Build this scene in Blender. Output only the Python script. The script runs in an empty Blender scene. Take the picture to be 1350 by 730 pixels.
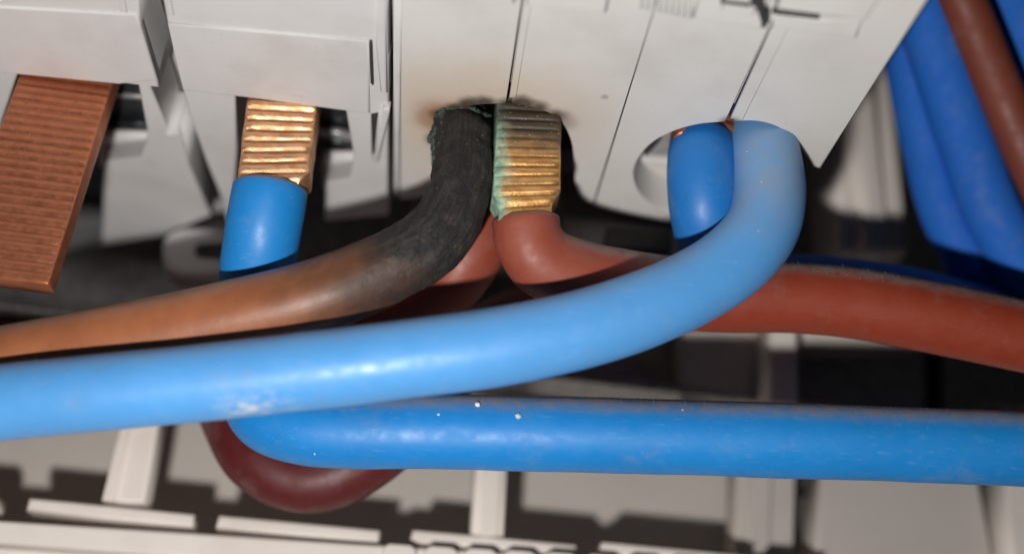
import bpy, bmesh, math, random
from mathutils import Vector, Matrix, noise

random.seed(7)
SC = bpy.context.scene
COL = SC.collection
SC.unit_settings.scale_length = 0.01          # one unit = one centimetre

# ------------------------------------------------------------------ camera
W_PX, H_PX, F_PX = 1350.0, 730.0, 1450.0
# rows: world axes written in camera axes (X along the row of breakers, Y into the board, Z up)
XH = Vector((0.99153, -0.12200, -0.04415)).normalized()
YH = Vector((-0.0949, -0.4501, -0.8879)); YH = (YH - XH * YH.dot(XH)).normalized()
ZH = XH.cross(YH).normalized()
cam_d = bpy.data.cameras.new('camera')
cam = bpy.data.objects.new('camera', cam_d); COL.objects.link(cam)
cam.matrix_world = Matrix(((XH.x, XH.y, XH.z, 0), (YH.x, YH.y, YH.z, 0), (ZH.x, ZH.y, ZH.z, 0), (0, 0, 0, 1)))
cam_d.sensor_width = 36.0
cam_d.lens = 36.0 * F_PX / W_PX
cam_d.clip_start, cam_d.clip_end = 0.05, 500.0
cam_d.dof.use_dof = True
cam_d.dof.focus_distance = 8.95
cam_d.dof.aperture_fstop = 0.105
SC.camera = cam

# ------------------------------------------------------------------ dim surroundings
world = bpy.data.worlds.new('World'); SC.world = world; world.use_nodes = True
bg = world.node_tree.nodes['Background']
bg.inputs[0].default_value = (1.0, 0.97, 0.93, 1); bg.inputs[1].default_value = 0.011

# ------------------------------------------------------------------ the torch beside the lens
def cam_dir(x, y, z):
    v = Vector((x, y, z)); return Vector((XH.dot(v), YH.dot(v), ZH.dot(v)))
lamp_d = bpy.data.lights.new('phone_torch', 'POINT')
lamp = bpy.data.objects.new('phone_torch', lamp_d); COL.objects.link(lamp)
lamp.location = cam_dir(-1.45, -2.15, 0.1)
lamp_d.energy = 3850.0
lamp_d.color = (1.0, 0.975, 0.94)
lamp_d.shadow_soft_size = 0.20

SC.cycles.diffuse_bounces = 3
SC.view_settings.view_transform = 'Standard'
SC.view_settings.look = 'None'
SC.view_settings.exposure = 0.0
SC.view_settings.gamma = 1.0
SC.view_settings.use_curve_mapping = False

# ------------------------------------------------------------------ measuring helpers
def ray(u, v):
    d = Vector(((u - W_PX / 2) / F_PX, (H_PX / 2 - v) / F_PX, -1.0))
    return Vector((XH.dot(d), YH.dot(d), ZH.dot(d)))
def at(u, v, depth): return ray(u, v) * depth
def on_z(u, v, z): r = ray(u, v); return r * (z / r.z)
def on_y(u, v, y): r = ray(u, v); return r * (y / r.y)
FZ = 5.47           # height of the terminal faces of the devices
WALL_Y = 11.9       # back of the board
RAIL_Y = 10.4       # comb rail standing in front of it

# ------------------------------------------------------------------ materials
class NT:
    def __init__(s, name):
        s.m = bpy.data.materials.new(name); s.m.use_nodes = True
        s.t = s.m.node_tree; s.b = s.t.nodes['Principled BSDF']
        s.geo = None
    def n(s, typ, **kw):
        nd = s.t.nodes.new(typ)
        for k, v in kw.items(): setattr(nd, k, v)
        return nd
    def link(s, a, b): s.t.links.new(a, b)
    def pos(s):
        if s.geo is None: s.geo = s.n('ShaderNodeNewGeometry')
        return s.geo.outputs['Position']
    def normal(s): s.pos(); return s.geo.outputs['Normal']
    def noise(s, scale, detail=4, rough=.55, vec=None, stretch=None):
        nd = s.n('ShaderNodeTexNoise'); nd.inputs['Scale'].default_value = scale
        nd.inputs['Detail'].default_value = detail; nd.inputs['Roughness'].default_value = rough
        v = vec or s.pos()
        if stretch:
            mp = s.n('ShaderNodeMapping'); mp.inputs['Scale'].default_value = stretch
            s.link(v, mp.inputs['Vector']); v = mp.outputs[0]
        s.link(v, nd.inputs['Vector']); return nd.outputs['Fac']
    def ramp(s, fac, a, b, ca=0.0, cb=1.0):
        nd = s.n('ShaderNodeMapRange'); nd.interpolation_type = 'SMOOTHSTEP'
        nd.inputs[1].default_value = a; nd.inputs[2].default_value = b
        nd.inputs[3].default_value = ca; nd.inputs[4].default_value = cb
        s.link(fac, nd.inputs[0]); return nd.outputs[0]
    def math(s, op, a, b=None):
        nd = s.n('ShaderNodeMath', operation=op)
        for i, x in enumerate((a, b)):
            if x is None: continue
            if isinstance(x, (int, float)): nd.inputs[i].default_value = x
            else: s.link(x, nd.inputs[i])
        return nd.outputs[0]
    def mix(s, fac, a, b):
        nd = s.n('ShaderNodeMix', data_type='RGBA')
        if isinstance(fac, (int, float)): nd.inputs[0].default_value = fac
        else: s.link(fac, nd.inputs[0])
        for i, x in ((6, a), (7, b)):
            if isinstance(x, tuple): nd.inputs[i].default_value = (*x, 1)
            else: s.link(x, nd.inputs[i])
        return nd.outputs[2]
    def attr(s, name):
        nd = s.n('ShaderNodeAttribute'); nd.attribute_name = name; return nd.outputs['Fac']
    def base(s, c):
        if isinstance(c, tuple): s.b.inputs['Base Color'].default_value = (*c, 1)
        else: s.link(c, s.b.inputs['Base Color'])
    def rough(s, r):
        if isinstance(r, (int, float)): s.b.inputs['Roughness'].default_value = r
        else: s.link(r, s.b.inputs['Roughness'])
    def bump(s, h, strength=.2, dist=.02):
        nd = s.n('ShaderNodeBump'); nd.inputs['Strength'].default_value = strength
        nd.inputs['Distance'].default_value = dist
        s.link(h, nd.inputs['Height']); s.link(nd.outputs[0], s.b.inputs['Normal'])
    def near(s, p, r0, r1, wob=0.0, sc=None):
        """1 within r0 of the point p, 0 beyond r1"""
        nd = s.n('ShaderNodeVectorMath', operation='DISTANCE'); src = s.pos()
        if sc:
            mu = s.n('ShaderNodeVectorMath', operation='MULTIPLY'); s.link(src, mu.inputs[0]); mu.inputs[1].default_value = sc
            src = mu.outputs[0]; p = tuple(a * b for a, b in zip(p, sc))
        s.link(src, nd.inputs[0]); nd.inputs[1].default_value = p
        d = nd.outputs['Value']
        if wob: d = s.math('ADD', d, s.math('MULTIPLY', s.math('SUBTRACT', s.noise(2.6, 5), .5), wob))
        return s.ramp(d, r0, r1, 1.0, 0.0)

def up_dust(k, lo=.12, hi=.70):
    sep = k.n('ShaderNodeSeparateXYZ'); k.link(k.normal(), sep.inputs[0])
    up = k.ramp(sep.outputs['Z'], lo, hi)
    return k.math('MULTIPLY', up, k.ramp(k.noise(9, 6, .7), .34, .60, .45, 1.0))

def mat_plastic(name, col, warm=None, grime=.5, rough=.52, stains=()):
    k = NT(name)
    c = k.mix(k.math('MULTIPLY', k.ramp(k.noise(1.3, 6, .6), .42, .75), grime), col, tuple(x * y for x, y in zip(col, (.80, .77, .74))))
    c = k.mix(k.ramp(k.noise(17, 3, .7), .66, .76, 0, .28), c, (.27, .24, .22))
    c = k.mix(k.ramp(k.noise(46, 2), .72, .80, 0, .3), c, (.2, .17, .15))
    for p, r0, r1, colour, amt, wob in stains:
        c = k.mix(k.math('MULTIPLY', k.near(p, r0, r1, wob), amt), c, colour)
    k.base(c); k.rough(k.ramp(k.noise(5, 4), .3, .7, rough - .06, rough + .1))
    k.bump(k.noise(55, 3, .6), .10, .01)
    k.b.inputs['Specular IOR Level'].default_value = .4
    return k.m

def soft_dents(p, s, a): return .007 * noise.noise(p * 1.3) + .003 * noise.noise(p * 4)
def mat_pvc(name, col, rough=.36, dust=.55, worn=(.5, .6, .7), dust_col=(.30, .27, .25), scuff=None, haze=None, grime=.16):
    k = NT(name)
    c = k.mix(k.ramp(k.noise(1.1, 5), .35, .7, 0, .35), col, tuple(x * .82 for x in col))
    streak = k.noise(6, 5, .65, stretch=(1, 5, 5))
    c = k.mix(k.ramp(streak, .56, .74, 0, .22), c, worn)
    c = k.mix(k.ramp(k.noise(34, 2), .70, .78, 0, .25), c, worn)
    c = k.mix(k.ramp(k.noise(2.6, 7, .7), .54, .70, 0, grime), c, dust_col)
    du = k.math('MULTIPLY', up_dust(k), dust)
    c = k.mix(du, c, dust_col)
    if haze:
        p, r0, r1, hc, amt = haze
        c = k.mix(k.math('MULTIPLY', k.math('MULTIPLY', k.near(p, r0, r1, .5), k.ramp(k.noise(3.2, 7, .7), .36, .62, .55, 1.0)), amt), c, hc)
    if scuff:
        p, r, sc = scuff
        sm = k.math('MULTIPLY', k.near(p, r * .1, r, .4, (.55, 1.3, 1.3)), k.ramp(k.noise(7, 6, .75, stretch=(1, 2.5, 2.5)), .44, .62, 0, .8))
        c = k.mix(sm, c, sc)
    k.base(c)
    r = k.math('ADD', k.ramp(k.noise(7, 5), .3, .7, rough - .05, rough + .12), k.math('MULTIPLY', du, .4))
    k.rough(r)
    k.bump(k.math('ADD', k.noise(26, 4, .6), k.math('MULTIPLY', k.noise(90, 2), .5)), .07, .010)
    k.b.inputs['Specular IOR Level'].default_value = .5
    return k.m

def mat_copper(name, bright, dark, rough=.36, verd=None, soot=None, metallic=.85, gr=.75, streak=(1, 1, 2.5), grain=.25):
    k = NT(name)
    n = k.noise(7, 5, .65, stretch=streak)
    c = k.mix(k.ramp(n, .38, .66), bright, dark)
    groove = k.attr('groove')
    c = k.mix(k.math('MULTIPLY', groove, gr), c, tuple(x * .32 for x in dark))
    c = k.mix(k.ramp(k.noise(30, 3), .62, .74, 0, .6), c, tuple(x * .4 for x in dark))
    met = None
    if verd:
        a, b, vc = verd                               # patina along one edge of the flattened strands
        v = k.math('ADD', k.attr('side'), k.math('MULTIPLY', k.math('SUBTRACT', k.noise(5, 5, .7), .5), 1.0))
        vf = k.ramp(v, a, b, 0, .95)
        c = k.mix(vf, c, k.mix(k.ramp(k.noise(14, 4), .35, .65), vc, tuple(x * .5 for x in vc)))
        met = k.math('MULTIPLY', k.math('SUBTRACT', 1.0, vf), metallic)
        rg = k.math('ADD', rough, k.math('MULTIPLY', vf, .45)); k.rough(rg)
    else:
        k.rough(k.ramp(k.noise(10, 4), .3, .7, rough - .08, rough + .12))
    if soot:
        p, r0, r1 = soot
        sf = k.near(p, r0, r1, .5); c = k.mix(k.math('MULTIPLY', sf, .95), c, (.028, .023, .020))
        met = k.math('MULTIPLY', k.math('SUBTRACT', 1.0, k.math('MULTIPLY', sf, .9)), met if met else metallic)
    c = k.mix(k.ramp(k.noise(55, 2, .5), .68, .76, 0, .55), c, tuple(min(1, x * 1.5 + .12) for x in bright))
    c = k.mix(k.ramp(k.noise(3.5, 6, .7), .56, .72, 0, .4), c, tuple(x * .45 for x in dark))
    k.base(c)
    if met: k.link(met, k.b.inputs['Metallic'])
    else: k.b.inputs['Metallic'].default_value = metallic
    k.bump(k.noise(40, 4, .7), grain, .012)
    return k.m

def mat_plain(name, col, rough=.5, metallic=0.0, var=.35, bump=.15, scale=8):
    k = NT(name)
    c = k.mix(k.ramp(k.noise(scale, 5), .35, .7, 0, 1), col, tuple(x * (1 - var) for x in col))
    k.base(c); k.rough(rough); k.b.inputs['Metallic'].default_value = metallic
    k.bump(k.noise(30, 4), bump, .015)
    return k.m

# ------------------------------------------------------------------ mesh helpers
def finish(name, me, mat, parent=None, smooth=False):
    o = bpy.data.objects.new(name, me); COL.objects.link(o)
    if mat: me.materials.append(mat)
    if smooth:
        for p in me.polygons: p.use_smooth = True
    if parent:
        o.parent = parent; o.matrix_parent_inverse = parent.matrix_world.inverted()
    return o
def thing(name, label, cat, loc, group=None):
    o = bpy.data.objects.new(name, None); COL.objects.link(o); o.location = loc; o.empty_display_size = .3
    o.matrix_world = Matrix.Translation(loc)
    o['label'] = label; o['category'] = cat
    if group: o['group'] = group
    return o

def spline(pts, step=.06):
    """Catmull-Rom through tuples (x, y, z, extra...), resampled at about the given step"""
    P = [Vector(p) if len(p) == 3 else list(p) for p in pts]
    P = [list(p) for p in P]
    P = [[2 * a - b for a, b in zip(P[0], P[1])]] + P + [[2 * a - b for a, b in zip(P[-1], P[-2])]]
    out = []
    for i in range(1, len(P) - 2):
        p0, p1, p2, p3 = P[i - 1:i + 3]
        L = math.dist(p1[:3], p2[:3]); n = max(2, int(L / step))
        for q in range(n):
            t = q / n
            out.append([.5 * (2 * b + (c - a) * t + (2 * a - 5 * b + 4 * c - d) * t * t + (3 * b - a - 3 * c + d) * t ** 3)
                        for a, b, c, d in zip(p0, p1, p2, p3)])
    out.append(P[-2])
    return out

def sweep(name, pts, mat, parent, sides=44, step=.06, lump=None, ref=(0, -1, 0), cap=.06):
    """round tube through (x, y, z, radius) points, rounded at its first end"""
    S = spline(pts, step)
    C = [Vector(s[:3]) for s in S]; R = [s[3] for s in S]
    T = [(C[min(i + 1, len(C) - 1)] - C[max(i - 1, 0)]).normalized() for i in range(len(C))]
    nrm = Vector(ref); nrm = (nrm - T[0] * nrm.dot(T[0])).normalized()
    verts, along, faces, wrap = [], [], [], []
    s = 0.0
    rings = []
    for i, c in enumerate(C):
        if i:
            s += (c - C[i - 1]).length
            nrm = (nrm - T[i] * nrm.dot(T[i])).normalized()
        bi = T[i].cross(nrm)
        rings.append((c, nrm.copy(), bi, R[i], s))
    def ring(c, n, b, r, s):
        st = len(verts)
        for k in range(sides):
            a = 2 * math.pi * k / sides
            d = n * math.cos(a) + b * math.sin(a)
            rr = r + (lump(c + d * r, s, a) if lump else 0.0)
            verts.append(c + d * rr); along.append(s); wrap.extend((math.cos(a) * .9, math.sin(a) * .9, s * .22))
        return st
    def cap_rings(c, n, b, r, s, t, first):
        order = (0.45, .8, .96) if first else (.96, .8, .45)
        st = []
        for f in order:
            st.append(ring(c + t * cap * (1 - f * f) * (-1 if first else 1), n, b, r * (1 - (1 - f) * .30) if f > .5 else r * .78, s))
        return st
    sts = cap_rings(*rings[0], T[0], True) + [ring(*q) for q in rings] + cap_rings(*rings[-1], T[-1], False)
    for a, b in zip(sts, sts[1:]):
        for k in range(sides):
            faces.append((a + k, a + (k + 1) % sides, b + (k + 1) % sides, b + k))
    faces.append(tuple(sts[0] + k for k in range(sides - 1, -1, -1))); faces.append(tuple(sts[-1] + k for k in range(sides)))
    me = bpy.data.meshes.new(name); me.from_pydata([tuple(v) for v in verts], [], faces); me.update()
    at_ = me.attributes.new('along', 'FLOAT', 'POINT'); at_.data.foreach_set('value', along)
    me.attributes.new('wrap', 'FLOAT_VECTOR', 'POINT').data.foreach_set('vector', wrap)
    o = finish(name, me, mat, parent, True)
    return o, rings

def ridged_bar(name, top, bot, wdir, w0, w1, thick, n_ridge, depth, mat, parent, ends=(0, 0), wobble=.012, expo=.55, seed=0, margin=.07, power=5.0, wave=.10, pinch=0.0, jitter=.22):
    """flattened bar from top to bottom, its front face pressed into ridges; w0/w1 widths at both ends"""
    A = bot - top; L = A.length; A = A.normalized()
    Wd = (Vector(wdir) - A * A.dot(Vector(wdir))).normalized()
    Td = A.cross(Wd)
    if Td.y > 0: Td = -Td                             # towards the viewer's side of the board
    rnd = random.Random(seed)
    jit = [rnd.uniform(-.12, .12) for _ in range(n_ridge + 1)]; amp = [rnd.uniform(.75, 1.15) for _ in range(n_ridge + 1)]
    NL, NS = n_ridge * 9, 64
    verts, faces, groove, side = [], [], [], []
    for i in range(NL + 1):
        t = i / NL; pk = 1 - pinch * min(1.0, max(0.0, (t - .82) / .1)); w = (w0 + (w1 - w0) * t) / 2 * pk; h = thick / 2 * pk
        for k in range(NS):
            a = 2 * math.pi * k / NS; ca, sa = math.cos(a), math.sin(a)
            x = math.copysign(abs(ca) ** (2 / power), ca); y = math.copysign(abs(sa) ** (2 / power), sa)
            g = 0.0; off = 0.0
            if sa > 0:
                fx = (x + 1) / 2
                ph = t * n_ridge + wave * math.sin(fx * 3.0 + seed) + jit[min(n_ridge, int(t * n_ridge))] * jitter
                f = ph - math.floor(ph); q = abs(math.sin(math.pi * f)) ** expo
                edge = min(1.0, min(fx, 1 - fx) / margin) if margin else 1.0
                facing = min(1.0, max(0.0, (y - .80) / .18))
                off = -depth * (1 - q) * amp[min(n_ridge, int(t * n_ridge))] * facing * edge
                g = (1 - q) * facing * edge
            wob = wobble * (noise.noise(Vector((x * 2 + seed * 7, t * 6, y * 2))))
            p = top + A * (L * t + ends[0] * x * (1 - t) + ends[1] * x * t) + Wd * (x * (w + wob)) + Td * (y * h + off + wob)
            verts.append(p); groove.append(min(1.0, g * 1.3)); side.append(x)
    for i in range(NL):
        for k in range(NS):
            a = i * NS + k; b = i * NS + (k + 1) % NS
            faces.append((a, b, b + NS, a + NS))
    faces.append(tuple(range(NS - 1, -1, -1))); faces.append(tuple(NL * NS + k for k in range(NS)))
    me = bpy.data.meshes.new(name); me.from_pydata([tuple(v) for v in verts], [], faces); me.update()
    bm = bmesh.new(); bm.from_mesh(me); bmesh.ops.recalc_face_normals(bm, faces=bm.faces); bm.to_mesh(me); bm.free()
    me.attributes.new('groove', 'FLOAT', 'POINT').data.foreach_set('value', groove)
    me.attributes.new('side', 'FLOAT', 'POINT').data.foreach_set('value', side)
    return finish(name, me, mat, parent, True)

def slab(name, loops, origin, ex, ey, lo, hi, bevel, mat, parent, res=2):
    """flat outline(s) in the plane (ex, ey) extruded along ex x ey from lo to hi, with rounded edges; inner loops are holes"""
    cu = bpy.data.curves.new(name, 'CURVE'); cu.dimensions = '2D'; cu.fill_mode = 'BOTH'
    ex, ey = Vector(ex), Vector(ey); ez = ex.cross(ey)
    for lp in loops:
        sp = cu.splines.new('POLY'); sp.points.add(len(lp) - 1); sp.use_cyclic_u = True
        for q, p in zip(sp.points, lp):
            d = Vector(p) - origin; q.co = (d.dot(ex), d.dot(ey), 0, 1)
    cu.extrude = (hi - lo) / 2 - bevel
    cu.bevel_depth = bevel; cu.bevel_resolution = res; cu.offset = -bevel
    tmp = bpy.data.objects.new('tmp', cu); COL.objects.link(tmp)
    dg = bpy.context.evaluated_depsgraph_get()
    me = bpy.data.meshes.new_from_object(tmp.evaluated_get(dg)); me.name = name
    bpy.data.objects.remove(tmp); bpy.data.curves.remove(cu)
    M = Matrix((ex, ey, ez)).transposed().to_4x4()
    M.translation = origin + ez * ((lo + hi) / 2)
    me.transform(M); me.materials.clear()
    o = finish(name, me, mat, parent)
    return o
def zplate(name, loops, z0, z1, bevel, mat, parent):
    return slab(name, loops, Vector((0, 0, 0)), (1, 0, 0), (0, 1, 0), z0, z1, bevel, mat, parent)
def yplate(name, loops, y0, y1, bevel, mat, parent):
    # ex = X, ey = Z gives ez = -Y, so the limits are negated
    return slab(name, loops, Vector((0, 0, 0)), (1, 0, 0), (0, 0, 1), -y1, -y0, bevel, mat, parent)
def zl(px, z=FZ): return [on_z(u, v, z) for u, v in px]
def yl(px, y): return [on_y(u, v, y) for u, v in px]
def arc(px, step=.04, z=FZ):
    return [Vector(q) for q in spline([tuple(on_z(u, v, z)) for u, v in px], step)]
def rect(x0, x1, y0, y1): return [Vector((x0, y0, 0)), Vector((x1, y0, 0)), Vector((x1, y1, 0)), Vector((x0, y1, 0))]
def box(name, x0, x1, y0, y1, z0, z1, mat, parent, bevel=.02):
    return zplate(name, [rect(x0, x1, y0, y1)], z0, z1, bevel, mat, parent)

# ------------------------------------------------------------------ material set
O1 = on_z(600, 160, FZ); O1b = on_z(700, 150, FZ); O2 = on_z(950, 165, FZ)
M_CREAM = mat_plastic('cream housing plastic', (.695, .672, .645), grime=.5, stains=(
    (tuple(O1), .2, 1.25, (.62, .46, .32), .62, .7), (tuple(O1b), .25, 1.0, (.58, .46, .36), .5, .4),
    (tuple(on_z(588, 156, FZ)), .12, .42, (.34, .17, .08), .8, .35), (tuple(on_z(672, 140, FZ)), .04, .16, (.04, .03, .025), .95, .12),
    (tuple(on_z(735, 160, FZ)), .08, .24, (.12, .08, .06), .45, .15), (tuple(on_z(604, 152, FZ)), .10, .22, (.05, .035, .028), .9, .25), (tuple(on_z(573, 185, FZ)), .04, .16, (.10, .055, .03), .8, .15), (tuple(on_z(582, 152, FZ)), .03, .15, (.055, .036, .025), .9, .16), (tuple(on_z(598, 143, FZ)), .03, .15, (.055, .036, .025), .9, .16), (tuple(on_z(618, 138, FZ)), .03, .15, (.055, .036, .025), .9, .16), (tuple(on_z(640, 136, FZ)), .03, .15, (.055, .036, .025), .9, .16), (tuple(on_z(690, 136, FZ)), .03, .15, (.055, .036, .025), .9, .16), (tuple(on_z(712, 142, FZ)), .03, .15, (.055, .036, .025), .9, .16), (tuple(on_z(732, 152, FZ)), .03, .15, (.055, .036, .025), .9, .16),
    (tuple(on_z(962, 162, FZ)), .03, .13, (.10, .07, .06), .9, .1), (tuple(on_z(797, 128, FZ)), .0, .045, (.25, .21, .18), .6, .09)))
M_GREY = mat_plastic('light grey housing plastic', (.67, .650, .645), grime=.6)
M_BASE = mat_plastic('ivory enclosure plastic', (.82, .745, .685), grime=.5, rough=.6)
M_BASE_DIM = mat_plastic('greyed ivory back panel', (.55, .50, .46), grime=.25, rough=.6)  # same ivory plastic as the rails, dimmer light put into the colour
M_DARK = mat_plain('dark plastic and gap shade', (.045, .042, .042), .6)
M_STEEL = mat_plain('blackened clamp steel', (.07, .075, .085), .35, .7, .6)
M_BURNT = mat_plain('sooted clamp steel', (.016, .014, .013), .7, 0, .5, .5)
M_ZINC = mat_plain('plated clamp steel', (.55, .55, .55), .35, .6, .3)
BLUE = (.040, .215, .560)
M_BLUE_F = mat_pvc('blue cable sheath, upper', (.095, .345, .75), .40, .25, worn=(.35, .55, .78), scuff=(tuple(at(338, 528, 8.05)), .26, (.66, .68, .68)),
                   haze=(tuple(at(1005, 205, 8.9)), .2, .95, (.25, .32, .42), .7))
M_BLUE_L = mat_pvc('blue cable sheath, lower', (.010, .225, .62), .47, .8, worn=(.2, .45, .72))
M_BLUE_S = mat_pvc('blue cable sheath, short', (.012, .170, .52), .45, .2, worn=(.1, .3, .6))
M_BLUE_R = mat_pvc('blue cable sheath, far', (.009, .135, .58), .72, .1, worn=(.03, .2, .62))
M_BROWN_R = mat_pvc('brown cable sheath', (.255, .036, .014), .52, .8, worn=(.32, .11, .07), grime=.1, haze=(tuple(at(680, 325, 8.85)), .35, 1.1, (.32, .105, .070), .5))
M_BROWN_F = mat_pvc('brown cable sheath, far', (.20, .045, .024), .55, .1, worn=(.25, .08, .05))
M_RED = mat_pvc('dark red cable sheath', (.098, .010, .011), .5, .3, worn=(.2, .05, .045))
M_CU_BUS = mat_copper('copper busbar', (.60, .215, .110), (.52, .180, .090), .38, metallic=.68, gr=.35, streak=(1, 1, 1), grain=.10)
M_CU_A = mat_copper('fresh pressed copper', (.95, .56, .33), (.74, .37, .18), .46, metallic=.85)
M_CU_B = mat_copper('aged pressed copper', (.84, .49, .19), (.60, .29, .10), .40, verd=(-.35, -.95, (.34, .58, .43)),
                    soot=(tuple(at(714, 142, 9.26)), .26, .58), metallic=.8)

def mat_charred():
    k = NT('brown sheath burnt to charcoal')
    s = k.math('ADD', k.attr('along'), k.math('MULTIPLY', k.math('SUBTRACT', k.noise(2.2, 6, .6), .5), 1.5))
    brown = k.mix(k.ramp(k.noise(2, 5), .35, .7), (.37, .135, .058), (.29, .095, .040))
    brown = k.mix(k.math('MULTIPLY', up_dust(k), .6), brown, (.26, .21, .18))
    ch = k.mix(k.ramp(k.noise(8, 6, .6), .40, .70), (.011, .010, .009), (.034, .030, .027))
    ch = k.mix(k.ramp(k.noise(26, 3, .6), .67, .73, 0, .6), ch, (.16, .12, .085))
    ch = k.mix(k.ramp(k.noise(6, 6, .7), .62, .74, 0, .55), ch, (.15, .065, .03))
    wa = k.n('ShaderNodeAttribute'); wa.attribute_name = 'wrap'; wa = wa.outputs['Vector']
    fibre = k.noise(7, 5, .65, vec=wa)
    ch = k.mix(k.ramp(fibre, .50, .64, 0, .5), ch, (.048, .041, .035))
    vo = k.n('ShaderNodeTexVoronoi', feature='DISTANCE_TO_EDGE'); vo.inputs['Scale'].default_value = 3.2
    mp = k.n('ShaderNodeMapping'); mp.inputs['Scale'].default_value = (2.2, 1.4, .8); k.link(k.pos(), mp.inputs['Vector'])
    wv = k.n('ShaderNodeVectorMath', operation='ADD'); k.link(mp.outputs[0], wv.inputs[0])
    nz = k.n('ShaderNodeTexNoise'); nz.inputs['Scale'].default_value = 5; nz.inputs['Detail'].default_value = 5; k.link(k.pos(), nz.inputs['Vector'])
    sc = k.n('ShaderNodeVectorMath', operation='SCALE'); sc.inputs['Scale'].default_value = .55
    k.link(nz.outputs['Color'], sc.inputs[0]); k.link(sc.outputs[0], wv.inputs[1]); k.link(wv.outputs[0], vo.inputs['Vector'])
    crack = k.ramp(vo.outputs['Distance'], .0, .045, 1.0, 0.0)
    ch = k.mix(k.math('MULTIPLY', crack, .35), ch, (.005, .004, .004))
    half = k.mix(k.ramp(s, 2.2, 3.5), (.090, .036, .018), brown)
    k.base(k.mix(k.ramp(s, 1.75, 2.6), ch, half))
    k.rough(k.math('ADD', k.ramp(s, 1.4, 2.9, .72, .40), k.math('MULTIPLY', k.noise(8, 4), .1)))
    fade = k.ramp(s, 1.4, 2.3, 1.0, .05)
    h = k.math('ADD', k.math('MULTIPLY', k.noise(13, 6, .65), .8), k.math('MULTIPLY', fibre, 1.6))
    h = k.math('MULTIPLY', k.math('SUBTRACT', h, k.math('MULTIPLY', crack, .35)), fade)
    k.bump(h, .6, .04)
    return k.m
M_CHAR = mat_charred()

# ================================================================== THE SETTING: back of the board
base = bpy.data.objects.new('enclosure_wall', None); COL.objects.link(base)
base.location = (0, WALL_Y, 0); base.matrix_world = Matrix.Translation((0, WALL_Y, 0)); base['kind'] = 'structure'
yplate('back_panel', [[Vector((-14, 0, -4)), Vector((14, 0, -4)), Vector((14, 0, 14)), Vector((-14, 0, 14))]], WALL_Y, WALL_Y + .3, .02, M_BASE_DIM, base)

# comb rail: short bars above one long bar, uprights behind
def seg(px, y, t, name, mat=M_BASE, bev=.035, par=None):
    return yplate(name, [yl(px, y)], y, y + t, bev, mat, par or base)
for a, b in (((-215, 634), (-3, 654)), ((38, 655), (257, 677)), ((288, 678), (502, 698)), ((544, 697), (761, 717)), ((793, 713), (985, 731)), ((1004, 735), (1080, 741))):
    seg([a, b, (b[0] - 4, b[1] + 17), (a[0] - 4, a[1] + 17)], RAIL_Y, .28, 'rail_bar')
seg([(-60, 681), (470, 715), (990, 748), (990, 782), (470, 749), (-66, 712)], RAIL_Y - .12, .4, 'long_rail')
for u in (505, 560, 612, 664, 718, 772, 826, 880, 934):
    v = 715 + (u - 500) * .052
    seg([(u, v + 5), (u + 8, v), (u + 36, v + 2), (u + 44, v + 8), (u + 42, v + 30), (u - 2, v + 26)], RAIL_Y - .2, .07, 'rail_tooth', bev=.02)
seg([(-80, 709), (470, 748), (1010, 784), (1010, 860), (-90, 800)], RAIL_Y + .1, .3, 'lower_skirt')
seg([(182, 470), (224, 474), (190, 662), (134, 659)], RAIL_Y + .02, .35, 'upright')
seg([(150, 659), (190, 472), (182, 470), (134, 659)], RAIL_Y - .03, .06, 'upright_rib', bev=.015)
seg([(630, 560), (671, 563), (664, 706), (621, 703)], RAIL_Y + .02, .35, 'upright')
seg([(641, 563), (664, 565), (656, 706), (632, 704)], RAIL_Y - .03, .06, 'upright_rib', bev=.015)
seg([(972, 560), (1052, 566), (1044, 780), (968, 776)], RAIL_Y + .7, .4, 'upright', M_BASE_DIM)
seg([(990, 560), (1022, 562), (1012, 780), (984, 778)], RAIL_Y + .63, .08, 'upright_rib', M_BASE_DIM, bev=.03)
seg([(1082, 600), (1288, 612), (1322, 800), (1072, 790)], RAIL_Y + .55, .5, 'cover_plate', M_BASE_DIM, bev=.05)
seg([(1322, 600), (1460, 608), (1500, 800), (1340, 800)], RAIL_Y + .3, .5, 'cover_plate', bev=.05)
# moulded columns higher up on the back panel
for a, b, t in ((1094, 1122, 2.0), (1124, 1150, 2.15), (1152, 1174, 2.0)):
    seg([(a, 60), (b, 62), (b + 26, 330), (a + 16, 330)], WALL_Y - t, 1.0, 'moulded_column', bev=.1)
seg([(1060, 452), (1212, 462), (1212, 640), (1060, 640)], WALL_Y - .55, .5, 'recess_cover', M_DARK, bev=.04)
seg([(1214, 462), (1246, 464), (1250, 640), (1218, 640)], WALL_Y - .7, .5, 'recess_edge', M_STEEL, bev=.04)
seg([(900, 400), (1012, 400), (1012, 530), (900, 530)], 10.7, .5, 'moulded_block', bev=.05)
seg([(1015, 400), (1052, 401), (1053, 530), (1016, 530)], 10.15, .5, 'moulded_block', bev=.05)
seg([(1061, 402), (1216, 410), (1216, 458), (1061, 452)], 10.45, .5, 'moulded_block', bev=.05)

# mounting rail behind the devices
rail = thing('mounting_rail', 'dark metal mounting rail behind the devices, half hidden by the cables', 'rail', Vector((0, 10.9, 5.2)))
box('web', -9, 9, 11.2, 11.3, 4.3, 7.0, M_ZINC, rail, .02)
box('flange', -9, 9, 10.6, 11.19, 4.35, 4.45, M_ZINC, rail, .02)

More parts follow.
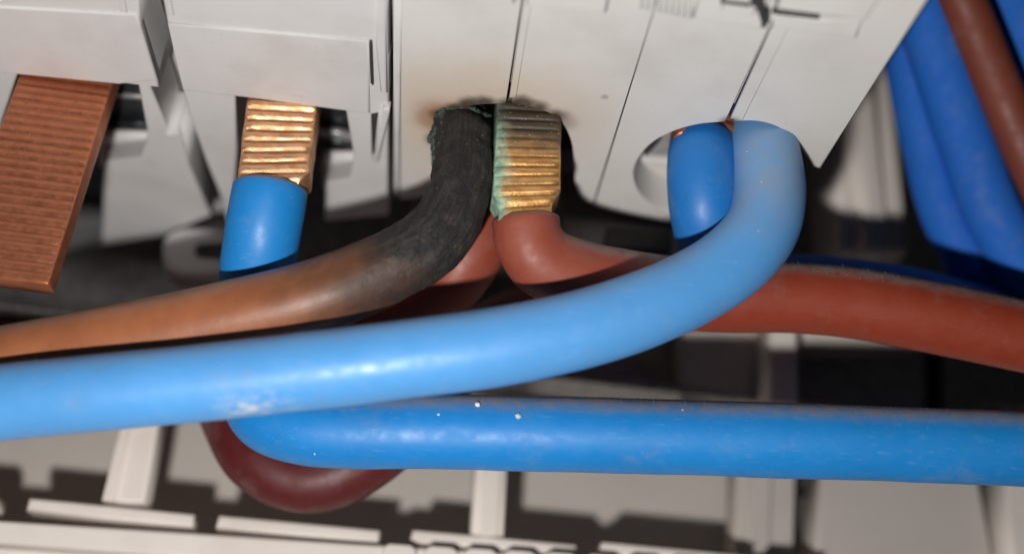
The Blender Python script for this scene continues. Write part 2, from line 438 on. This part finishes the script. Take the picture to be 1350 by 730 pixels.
# ================================================================== TWO-POLE SWITCH on the right
XS = (-.70, .18, 1.14, 2.0, 2.97)
TOP = 4.6                                    # Y of the device's front, above the picture
sw = thing('two_pole_switch', 'cream two-pole switch with heat-browned plastic round its burnt terminal', 'switch', Vector((1.1, 7.5, FZ)))
G = .002
def V2(x, y): return Vector((x, y, FZ))
def y_at(u, v): return on_z(u, v, FZ).y
p1 = [V2(XS[0], TOP), V2(XS[1] - G, TOP), V2(XS[1] - G, y_at(668, 137))] + arc([(655, 137), (625, 139), (596, 147), (579, 160), (571, 180), (569, 205), (573, 232), (577, 256)]) + [V2(XS[0], y_at(530, 264))]
p2 = [V2(XS[1] + G, TOP), V2(XS[2] + .004, TOP), V2(XS[2] + .004, y_at(792, 273))] + arc([(788, 272), (770, 263), (759, 243), (757, 215), (753, 186), (740, 161), (717, 146), (690, 139), (674, 137)])
p3 = [V2(XS[2] - .004, TOP), V2(XS[3] - G, TOP), V2(XS[3] - G, y_at(960, 161))] + arc([(950, 161), (920, 164), (888, 173), (860, 188), (842, 208), (835, 229), (841, 251), (858, 268), (884, 279), (905, 283)]) + zl([(906, 296), (850, 287), (800, 276)]) + [V2(XS[2] - .004, y_at(793, 273))]
p4 = [V2(XS[3] + G, TOP), V2(XS[4], TOP), V2(XS[4], y_at(1075, 221))] + arc([(1073, 219), (1052, 191), (1030, 170), (1000, 160), (966, 160)])
for p in (p1, p2, p3, p4):
    zplate('housing_shell', [p], FZ, FZ + .55, .006, M_CREAM, sw)
box('housing_body', XS[0] + .03, XS[4] - .03, TOP + .05, 8.6, FZ + 1.3, FZ + 6, M_CREAM, sw, .04)
box('cavity_wall', XS[0] + .03, XS[0] + .1, TOP + .1, 9.1, FZ + .56, FZ + 1.29, M_DARK, sw, .02)
box('cavity_wall', XS[4] - .1, XS[4] - .03, TOP + .1, 7.7, FZ + .56, FZ + 1.29, M_DARK, sw, .02)
box('cavity_wall', XS[2] - .1, XS[2] + .1, TOP + .1, 9.1, FZ + .56, FZ + 1.29, M_DARK, sw, .02)
box('joint_backing', XS[1] - .05, XS[1] + .05, TOP + .05, y_at(668, 120), FZ + .09, FZ + .5, M_CREAM, sw, .004)
box('joint_backing', XS[3] - .05, XS[3] + .05, TOP + .05, y_at(962, 145), FZ + .07, FZ + .5, M_CREAM, sw, .004)
box('joint_backing', XS[2] - .06, XS[2] + .06, TOP + .05, y_at(792, 268), FZ + .0016, FZ + .5, M_CREAM, sw, .001)
# raised rib beside each centre joint, edge strip on the left flank
zplate('joint_rib', [[V2(XS[1] + .015, TOP), V2(XS[1] + .075, TOP), V2(XS[1] + .075, y_at(678, 128)), V2(XS[1] + .015, y_at(669, 128))]], FZ - .009, FZ + .05, .008, M_CREAM, sw)
zplate('joint_rib', [[V2(XS[3] + .02, TOP), V2(XS[3] + .15, TOP), V2(XS[3] + .13, y_at(973, 156)), V2(XS[3] + .02, y_at(963, 156))]], FZ - .012, FZ + .05, .011, M_CREAM, sw)
zplate('edge_strip', [[V2(XS[0] - .075, TOP), V2(XS[0] - .01, TOP), V2(XS[0] - .01, y_at(527, 266)), V2(XS[0] - .075, y_at(520, 266))]], FZ + .06, FZ + .5, .02, M_GREY, sw)
# ledges of the front cover that just reach into the picture
def ledge(px, name='cover_ledge', lo=-.07, mat=None):
    zplate(name, [zl(px)], FZ + lo, FZ + .1, .02, mat or M_CREAM, sw)
ledge([(530, -60), (680, -60), (679, -3), (530, -9)])
ledge([(702, -60), (812, -60), (799, 10), (694, -1)])
ledge([(938, -60), (1030, -60), (1004, 33), (913, 19)], lo=-.05)
ledge([(960, -60), (1014, -60), (995, 6), (951, 0)], lo=-.10)
ledge([(1048, -60), (1190, -60), (1140, 14), (1085, 7), (1022, -1)], lo=-.10)
ledge([(1083, 18), (1138, 16), (1128, 44), (1018, 29), (1020, 8)], lo=-.06)
zplate('slot_shade_plate', [zl([(992, -20), (1020, -20), (1008, 11), (990, 8)])], FZ - .03, FZ + .02, .008, M_DARK, sw)  # dark plates laid on the cover, standing in for shade inside its slots
zplate('slot_shade_plate', [zl([(990, -20), (1009, -20), (1006, 8), (1013, 22), (1010, 38), (1005, 37), (1001, 22), (996, 10), (989, 7)], FZ - .115)], FZ - .115, FZ - .03, .006, M_DARK, sw)
zplate('slot_shade_plate', [zl([(952, -20), (956, -20), (955, 2), (990, 6), (989, 10), (950, 5)], FZ - .112)], FZ - .112, FZ - .06, .003, M_DARK, sw)
zplate('slot_shade_plate', [zl([(1019, 14), (1080, 22), (1080, 26), (1018, 19)], FZ - .066)], FZ - .066, FZ - .03, .003, M_DARK, sw)
for i in range(9):                            # milled grip edge
    u = 842 + i * 8.0; v = -4 + i * 1.6
    zplate('grip_tooth', [zl([(u + 4, -40), (u + 9, -39), (u + 5, v + 14), (u, v + 13)])], FZ - .025, FZ + .02, .010, M_CREAM, sw)
# terminals: burnt clamp on the left pole, clean clamp on the right pole
box('terminal_clamp', XS[0] + .15, XS[2] - .12, 6.9, 9.0, FZ + .62, FZ + .74, M_BURNT, sw, .02)
box('clamp_side', 0.63, .73, 7.3, 9.0, FZ + .2, FZ + .6, M_BURNT, sw, .02)
YC = on_z(866, 207, FZ + .40).y
box('terminal_clamp', XS[2] + .12, XS[4] - .12, YC - 1.0, YC - .025, FZ + .40, FZ + .50, M_ZINC, sw, .01)
box('clamp_lip', XS[2] + .12, XS[4] - .12, YC + .025, YC + 1.2, FZ + .37, FZ + .48, M_CREAM, sw, .02)
zplate('clamp_corner', [zl([(846, 196), (868, 180), (872, 184), (852, 207)], FZ + .36)], FZ + .36, FZ + .39, .004, M_DARK, sw)
M_SMOKE = mat_plain('dark grey rear plastic', (.36, .335, .31), .6, 0, .2, .1, 3)
yplate('rear_wall', [yl([(742, 226), (800, 232), (915, 250), (915, 345), (742, 345)], 9.15)], 9.15, 9.25, .03, M_SMOKE, sw)
yplate('rear_latch', [yl([(800, 299), (884, 303), (884, 330), (796, 326)], 9.07)], 9.07, 9.14, .015, M_DARK, sw)
box('rear_foot', XS[0] + .1, XS[4] - .3, 9.6, 10.5, FZ - .05, FZ + 1.2, M_GREY, sw, .03)

# ================================================================== LEFT DEVICES (two narrow breakers)
FB = FZ
brB = thing('circuit_breaker', 'grey circuit breaker whose open terminal grips the shiny ridged copper of the blue cable', 'circuit breaker', Vector((-1.7, 7.6, FB)), 'narrow breakers beside the switch')
brA = thing('circuit_breaker', 'grey circuit breaker whose terminal grips the flat copper busbar', 'circuit breaker', Vector((-3.6, 7.6, FB)), 'narrow breakers beside the switch')
# face plates (opening notched out)
bB = zl([(206, -60), (221, 36), (232, 84), (239, 112), (250, 152), (272, 214), (292, 262), (300, 296), (306, 297), (312, 200), (311, 127), (330, 126), (455, 143), (466, 205), (462, 236), (429, 241), (428, 292), (512, 284), (512, 120), (508, -60)])
zplate('face_plate', [bB], FB, FB + .5, .02, M_GREY, brB)
bA = zl([(-420, -60), (178, -60), (185, 37), (206, 100), (210, 116), (199, 115), (219, 166), (221, 178), (238, 176), (238, 164), (249, 218), (279, 284), (214, 312), (134, 324), (136, 213), (186, 208), (195, 178), (182, 113), (158, 110), (24, 97), (2, 160), (-40, 300), (-300, 300)])
zplate('face_plate', [bA], FB, FB + .5, .02, M_GREY, brA)
# raised hood above each opening
zplate('terminal_hood', [zl([(222, 29), (487, 52), (488, 148), (455, 144), (330, 127), (312, 125), (241, 117), (233, 84)], FB)], FB - .022, FB + .05, .018, M_GREY, brB)
zplate('terminal_hood', [zl([(-420, -15), (181, 17), (187, 36), (209, 104), (158, 109), (24, 96), (-420, 60)], FB)], FB - .022, FB + .05, .018, M_GREY, brA)
zplate('terminal_hood_rib', [zl([(498, -60), (507, -60), (511, 120), (502, 118), (496, 55)], FB)], FB - .03, FB + .05, .015, M_GREY, brB)
# joint strip at the left and slanting rib beside the switch
zplate('spring_rib', [zl([(505, 138), (515, 136), (513, 150), (499, 208), (493, 206)], FB)], FB - .06, FB + .03, .015, M_GREY, brB)
zplate('slit_shade_strip', [zl([(489, 150), (499, 148), (494, 200), (490, 206)], FB)], FB - .004, FB + .04, .003, M_DARK, brB)  # dark strips on the face, shade of the narrow slits put into colour
zplate('slit_shade_strip', [zl([(487.5, 52), (491, 53), (493, 108), (489.5, 104)], FB)], FB - .045, FB + .02, .003, M_DARK, brB)
for u, w in ((160, 7), (222, 6)):
    zplate('moulding_line', [zl([(u - 14, -60), (u - 14 + w, -60), (u + w + 2, 20), (u, 19)], FB)], FB - .010, FB + .03, .006, M_GREY, brA if u < 200 else brB)
# grey floor of the joint between the two, their bodies, clamps
def deep(name, px, h, t, bev, mat, par):
    zplate(name, [zl(px, FB + h)], FB + h, FB + h + t, bev, mat, par)
deep('joint_floor', [(120, -80), (250, -80), (280, 110), (340, 330), (240, 330), (180, 170)], .62, .1, .01, M_GREY, brB)
box('breaker_body', -2.62, -.80, TOP, 8.2, FB + 1.3, FB + 6, M_GREY, brB, .04)
box('breaker_body', -6.5, -2.70, TOP, 8.2, FB + 1.3, FB + 6, M_GREY, brA, .04)
deep('terminal_clamp', [(290, 60), (480, 85), (478, 208), (290, 200)], .50, .1, .02, M_STEEL, brB)
deep('clamp_screw', [(420, 172), (466, 180), (467, 190), (420, 182)], .40, .08, .02, M_ZINC, brB)
deep('clamp_screw', [(418, 186), (470, 192), (470, 204), (418, 200)], .36, .10, .03, M_STEEL, brB)
deep('pocket_floor', [(424, 206), (480, 207), (480, 250), (424, 252)], .22, .1, .06, M_GREY, brB)
deep('terminal_clamp', [(-60, 60), (212, 70), (214, 176), (-60, 170)], .42, .1, .03, M_STEEL, brA)
deep('clamp_screw', [(140, 124), (206, 130), (207, 134), (140, 128)], .38, .04, .01, M_ZINC, brA)
deep('clamp_screw', [(140, 163), (206, 166), (208, 175), (140, 172)], .33, .08, .02, M_STEEL, brA)
deep('pocket_floor', [(128, 178), (210, 180), (210, 222), (128, 222)], .22, .1, .06, M_GREY, brA)
deep('cavity_back', [(-80, 180), (150, 190), (150, 330), (-100, 330)], .60, .1, .03, M_STEEL, brA)
# release clip hanging at the rear of the left breaker
def ring_px(cu, cv, a, b, n=26, pw=3.0):
    out = []
    for i in range(n):
        t = 2 * math.pi * i / n; c, s = math.cos(t), math.sin(t)
        out.append((cu + a * math.copysign(abs(c) ** (2 / pw), c), cv + b * math.copysign(abs(s) ** (2 / pw), s)))
    return out
yplate('release_clip', [yl(ring_px(262, 332, 50, 35), 10.2), yl(ring_px(288, 331, 42, 20), 10.2)], 10.2, 10.5, .08, M_GREY, brA)

# ================================================================== BUSBAR
bus_y = on_z(90, 104, FB).y
bus = thing('copper_busbar', 'flat reddish copper busbar with fine cross ridges at the left edge of the picture', 'busbar', on_z(90, 104, FB))
tb = on_z(92, 106, FB + .0); tb = tb + Vector((-.055, .14, .35))
bb = on_y(28, 366, bus_y); bb = Vector((tb.x, bus_y + .14, bb.z))
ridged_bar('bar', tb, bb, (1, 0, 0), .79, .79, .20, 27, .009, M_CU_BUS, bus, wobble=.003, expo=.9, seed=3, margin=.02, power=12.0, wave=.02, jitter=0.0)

# ================================================================== CABLES
def P(u, v, d, r=.30):
    p = at(u, v, d); return (p.x, p.y, p.z, r)
def pre(p, q, f):
    """start the cable a little deeper: continue the line q -> p beyond p"""
    return tuple(a + (a - b) * f for a, b in zip(p[:3], q[:3])) + (p[3],)

def dust(name, rings, n, parent, mat, up=(.05, 1), size=(.002, .006), fibre=.0, srange=None, seed=1):
    rnd = random.Random(seed); bm = bmesh.new()
    R = [r for r in rings if srange is None or srange[0] <= r[4] <= srange[1]]
    for _ in range(n):
        c, nn, b, r, s = rnd.choice(R)
        for _t in range(20):
            a = rnd.uniform(0, 2 * math.pi); d = nn * math.cos(a) + b * math.sin(a)
            if up[0] <= d.z <= up[1]: break
        else: continue
        p = c + d * r
        if rnd.random() < fibre:
            q = p; dr = (d + Vector((rnd.uniform(-.9, .9), rnd.uniform(-.6, .6), rnd.uniform(-.6, .6)))).normalized()
            w = rnd.uniform(.0006, .0011); pv = None; L = rnd.uniform(.012, .04)
            for k in range(4):
                x = dr.cross(Vector((.3, .5, .8))).normalized() * w; y = dr.cross(x).normalized() * w
                vs = [bm.verts.new(q + x), bm.verts.new(q - x * .5 + y), bm.verts.new(q - x * .5 - y)]
                if pv:
                    for i in range(3): bm.faces.new((pv[i], pv[(i + 1) % 3], vs[(i + 1) % 3], vs[i]))
                pv = vs; q = q + dr * (L / 3); dr = (dr + Vector([rnd.uniform(-.6, .6) for _ in range(3)])).normalized()
        else:
            z = rnd.uniform(*size)
            v = [bm.verts.new(p + Vector(o) * z * rnd.uniform(.5, 1.2)) for o in ((1, 0, 0), (-1, 0, 0), (0, 1, 0), (0, -1, 0), (0, 0, 1), (0, 0, -1))]
            for f in ((0, 2, 4), (2, 1, 4), (1, 3, 4), (3, 0, 4), (2, 0, 5), (1, 2, 5), (3, 1, 5), (0, 3, 5)):
                bm.faces.new([v[i] for i in f])
    me = bpy.data.meshes.new(name); bm.to_mesh(me); bm.free()
    o = finish(name, me, mat, parent); o['kind'] = 'stuff'; return o
M_DUST = mat_plain('pale dust', (.33, .30, .27), .9)
M_FLECK = mat_plain('white paint flecks', (.85, .85, .83), .7)

from mathutils.bvhtree import BVHTree
def flecks(parent, spots, skin):
    """little chips lying on the sheath: (pixel u, v, surface depth, size)"""
    bm = bmesh.new(); rnd = random.Random(5)
    tree = BVHTree.FromPolygons([v.co.copy() for v in skin.data.vertices], [tuple(p.vertices) for p in skin.data.polygons])
    for u, v, d, z in spots:
        c = tree.ray_cast(Vector((0, 0, 0)), ray(u, v).normalized())[0]
        if c is None: continue
        r = bmesh.ops.create_icosphere(bm, subdivisions=2, radius=z, matrix=Matrix.Translation(c))
        for q in r['verts']:
            q.co += Vector([rnd.uniform(-.25, .25) * z for _ in range(3)])
    me = bpy.data.meshes.new('paint_fleck'); bm.to_mesh(me); bm.free()
    o = finish('paint_fleck', me, M_FLECK, parent, True); o['kind'] = 'stuff'

# --- burnt brown cable, left pole of the switch
c = thing('burnt_brown_cable', 'brown cable charred black at the switch terminal, sweeping down to the left', 'cable', on_z(610, 165, FZ))
def char_lump(p, s, a):
    f = max(0.0, 1 - max(0.0, s - .7) / 1.9)
    return f * (.030 * noise.noise(p * 5) + .016 * noise.noise(p * 16) + .008 * noise.noise(p * 34)) + .004 * noise.noise(p * 2)
pts = [P(611, 148, 9.75, .240), P(611, 180, 9.36, .242), P(610, 218, 9.10, .244), P(604, 258, 8.92, .256), P(576, 311, 8.82, .274), P(515, 351, 8.76, .285),
       P(410, 393, 8.72, .30), P(300, 420, 8.72, .30), P(200, 441, 8.74, .30), P(100, 460, 8.78, .30), P(0, 479, 8.82, .30), P(-140, 504, 8.9, .30), P(-330, 540, 9.0, .30), P(-900, 650, 9.4, .30)]
o, rg = sweep('insulation', pts, M_CHAR, c, step=.04, sides=72, lump=char_lump)
def crust(name, u, v, d, size, mat, parent, seed):
    bm = bmesh.new(); bmesh.ops.create_icosphere(bm, subdivisions=5, radius=1.0)
    p0 = at(u, v, d)
    for q in bm.verts:
        n = q.co.normalized(); f = 1 + .35 * noise.noise(n * 1.8 + Vector((seed, 0, 0))) + .22 * noise.noise(n * 5 + Vector((0, seed, 0))) + .10 * noise.noise(n * 14)
        q.co = p0 + Vector((n.x * size[0], n.y * size[1], n.z * size[2])) * f
    me = bpy.data.meshes.new(name); bm.to_mesh(me); bm.free()
    return finish(name, me, mat, parent, True)
def mat_crust():
    k = NT('green-black corrosion crust')
    col = k.mix(k.ramp(k.noise(9, 6, .7), .40, .62), (.022, .020, .018), (.095, .14, .112))
    col = k.mix(k.ramp(k.noise(14, 5, .7), .58, .70), col, (.10, .07, .05))
    k.base(col); k.rough(.85); k.bump(k.noise(24, 6, .7), .8, .04); return k.m
M_CRUST = mat_crust()
crust('corrosion', 586, 178, 9.32, (.135, .13, .27), M_CRUST, o, 3)['label'] = 'greenish black corrosion crust on the burnt end'
crust('corrosion', 610, 150, 9.36, (.20, .09, .045), M_CRUST, o, 8)
dust('dust', rg, 420, o, M_DUST, up=(.0, .95), size=(.0015, .004), fibre=.02, srange=(1.6, 6), seed=3)
dust('ash', rg, 110, o, M_DUST, up=(-.8, .95), size=(.0015, .005), fibre=.05, srange=(.2, 2.0), seed=4)

# --- brown cable to the right, flattened copper in the left pole
c = thing('brown_cable', 'brown cable with flat ridged copper end stained green, running out to the right', 'cable', on_z(695, 150, FZ))
top = at(697, 128, 9.38) + Vector((0, .10, 0)); bot = at(692, 290, 8.95) + Vector((0, .06, 0))
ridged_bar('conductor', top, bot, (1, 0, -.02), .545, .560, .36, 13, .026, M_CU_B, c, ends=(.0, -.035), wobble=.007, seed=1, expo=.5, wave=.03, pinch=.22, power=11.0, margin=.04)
pts = [P(693, 290, 9.06, .282), P(697, 317, 9.05, .288), P(719, 347, 9.08, .298), P(770, 366, 9.17, .303), P(845, 380, 9.29, .305), P(930, 390, 9.37, .305),
       P(1030, 392, 9.4, .305), P(1120, 399, 9.4, .305), P(1220, 416, 9.38, .305), P(1350, 443, 9.36, .305), P(1480, 470, 9.3, .305), P(1650, 510, 9.2, .305), P(2300, 640, 9.0, .305)]
o, rg = sweep('insulation', pts, M_BROWN_R, c, step=.05, lump=soft_dents)
dust('dust', rg, 2600, o, M_DUST, up=(.25, 1), size=(.0015, .0045), fibre=.02, srange=(1.2, 7), seed=5)

# --- second brown cable in the same terminal, hidden behind the burnt one
c = thing('brown_cable', 'brown cable showing only between the burnt cable and the green-stained copper', 'cable', on_z(650, 170, FZ))
pts = [P(640, 262, 9.72, .25), P(632, 300, 9.60, .29), P(612, 345, 9.55, .30), P(565, 392, 9.7, .30), P(480, 415, 9.95, .30), P(400, 425, 10.1, .30), P(338, 430, 10.15, .30), P(240, 445, 10.3, .30), P(60, 480, 10.4, .30), P(-200, 520, 10.5, .30)]
sweep('insulation', pts, M_BROWN_R, c, step=.05)
# --- dark red cable looping low behind the blue ones
c = thing('dark_red_cable', 'dark red cable hanging in a low loop behind the blue cables', 'cable', at(400, 631, 9.9))
pts = [P(1500, 470, 11.2), P(1150, 405, 11.0), P(900, 396, 10.9), P(760, 402, 10.7), P(660, 432, 10.4), P(590, 490, 10.1), P(530, 562, 9.92, .30), P(465, 614, 9.9, .30),
       P(400, 631, 9.9, .30), P(340, 604, 9.98, .30), P(308, 550, 10.3, .30), P(284, 492, 10.85, .30), P(220, 456, 11.2, .30), P(90, 450, 11.4, .30), P(-120, 470, 11.5, .30)]
sweep('insulation', pts, M_RED, c, step=.05)

# --- lower blue cable: ridged copper in the breaker, down behind, out to the right
c = thing('blue_cable', 'blue cable with shiny ridged copper in the grey breaker, running low across to the right', 'cable', on_z(370, 130, FZ))
top = at(376, 105, 9.52) + Vector((0, .17, 0)); bot = at(357, 264, 9.0) + Vector((0, .10, 0))
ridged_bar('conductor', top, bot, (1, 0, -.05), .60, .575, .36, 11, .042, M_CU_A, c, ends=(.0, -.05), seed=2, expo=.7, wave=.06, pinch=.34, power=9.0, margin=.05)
pts = [P(356, 249, 9.20, .306), P(353, 268, 9.18, .312), P(346, 310, 9.18, .314), P(339, 362, 9.30, .312), P(336, 430, 9.48, .305), P(336, 500, 9.4, .305), P(352, 545, 9.2, .305),
       P(400, 563, 9.06, .305), P(480, 568, 9.0, .305), P(600, 569, 8.98, .305), P(800, 573, 8.98, .305), P(1000, 579, 9.0, .305), P(1200, 586, 9.02, .305), P(1350, 592, 9.04, .305), P(1650, 606, 9.1, .305), P(2300, 640, 9.2, .305)]
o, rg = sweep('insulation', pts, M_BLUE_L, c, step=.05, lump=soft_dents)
dust('dust', rg, 5000, o, M_DUST, up=(.3, 1), size=(.0015, .0045), fibre=.03, srange=(2.6, 12), seed=6)
flecks(o, [(630, 533, 8.72, .024), (683, 548, 8.70, .026), (578, 546, 8.70, .010), (415, 598, 8.74, .008), (900, 540, 8.72, .007)], o)

# --- short blue cable, right pole, turning away behind
c = thing('blue_cable', 'short blue cable beside the looping one in the right terminal, turning back into shadow', 'cable', on_z(925, 180, FZ))
pts = [P(926, 192, 9.52, .28), P(926, 204, 9.45, .296), P(926, 240, 9.36, .30), P(931, 285, 9.36, .30), P(946, 330, 9.6, .30), P(1000, 374, 10.0, .30), P(1090, 378, 10.3, .30), P(1200, 394, 10.5, .30), P(1330, 430, 10.6, .30), P(1480, 480, 10.8, .30)]
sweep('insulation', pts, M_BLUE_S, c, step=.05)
ridged_bar('conductor', at(930, 150, 9.7), at(926, 200, 9.46), (1, 0, 0), .55, .55, .42, 4, .03, M_CU_BUS, c, seed=6)

# --- front blue cable
c = thing('blue_cable', 'thick bright blue cable looping from the right terminal across the front to the left', 'cable', on_z(1007, 190, FZ))
pts = [P(1004, 165, 9.72, .29), P(1006, 190, 9.42, .293), P(1012, 225, 9.25, .295), P(1014, 262, 9.10, .297), P(1003, 303, 8.95, .30), P(970, 342, 8.80, .30), P(915, 378, 8.66, .30),
       P(845, 409, 8.50, .30), P(750, 438, 8.36, .30), P(640, 459, 8.26, .298), P(500, 477, 8.20, .295), P(300, 501, 8.2, .29), P(100, 520, 8.24, .29), P(0, 530, 8.32, .29), P(-160, 545, 8.36, .29), P(-360, 565, 8.4, .29), P(-900, 625, 8.6, .29)]
o, rg = sweep('insulation', pts, M_BLUE_F, c, step=.05, lump=soft_dents)
dust('dust', rg, 700, o, M_DUST, up=(.2, 1), size=(.0012, .0035), fibre=.02, seed=8)
flecks(o, [(1000, 305, 8.66, .006), (985, 200, 9.06, .007), (1004, 240, 8.85, .006)], o)

# --- cables far right
for lab, px, m, rr in (
    ('dim blue cable at the right, closest to the switch housing', [(1172, -120, 10.9), (1186, 0, 10.9), (1200, 82, 10.9), (1219, 181, 10.9), (1252, 296, 10.9), (1325, 400, 10.9), (1470, 520, 10.9)], M_BLUE_R, .24),
    ('dim blue cable at the right, between its blue twin and the brown one', [(1190, -120, 10.6), (1215, 0, 10.6), (1240, 82, 10.6), (1272, 181, 10.6), (1316, 296, 10.6), (1392, 400, 10.6), (1530, 520, 10.6)], M_BLUE_R, .275),
    ('out-of-focus brown cable standing among the blue ones at the right edge', [(1216, -120, 10.3), (1269, 0, 10.3), (1314, 110, 10.3), (1362, 220, 10.3), (1440, 380, 10.3), (1530, 540, 10.3)], M_BROWN_F, .205),
    ('dim blue cable in the upper right corner, right of the brown one', [(1280, -120, 10.7), (1338, 0, 10.7), (1384, 110, 10.7), (1432, 220, 10.7), (1500, 380, 10.7), (1590, 540, 10.7)], M_BLUE_R, .28)):
    t = thing('brown_cable' if m is M_BROWN_F else 'blue_cable', lab, 'cable', at(*px[0]), 'cables standing at the right edge')
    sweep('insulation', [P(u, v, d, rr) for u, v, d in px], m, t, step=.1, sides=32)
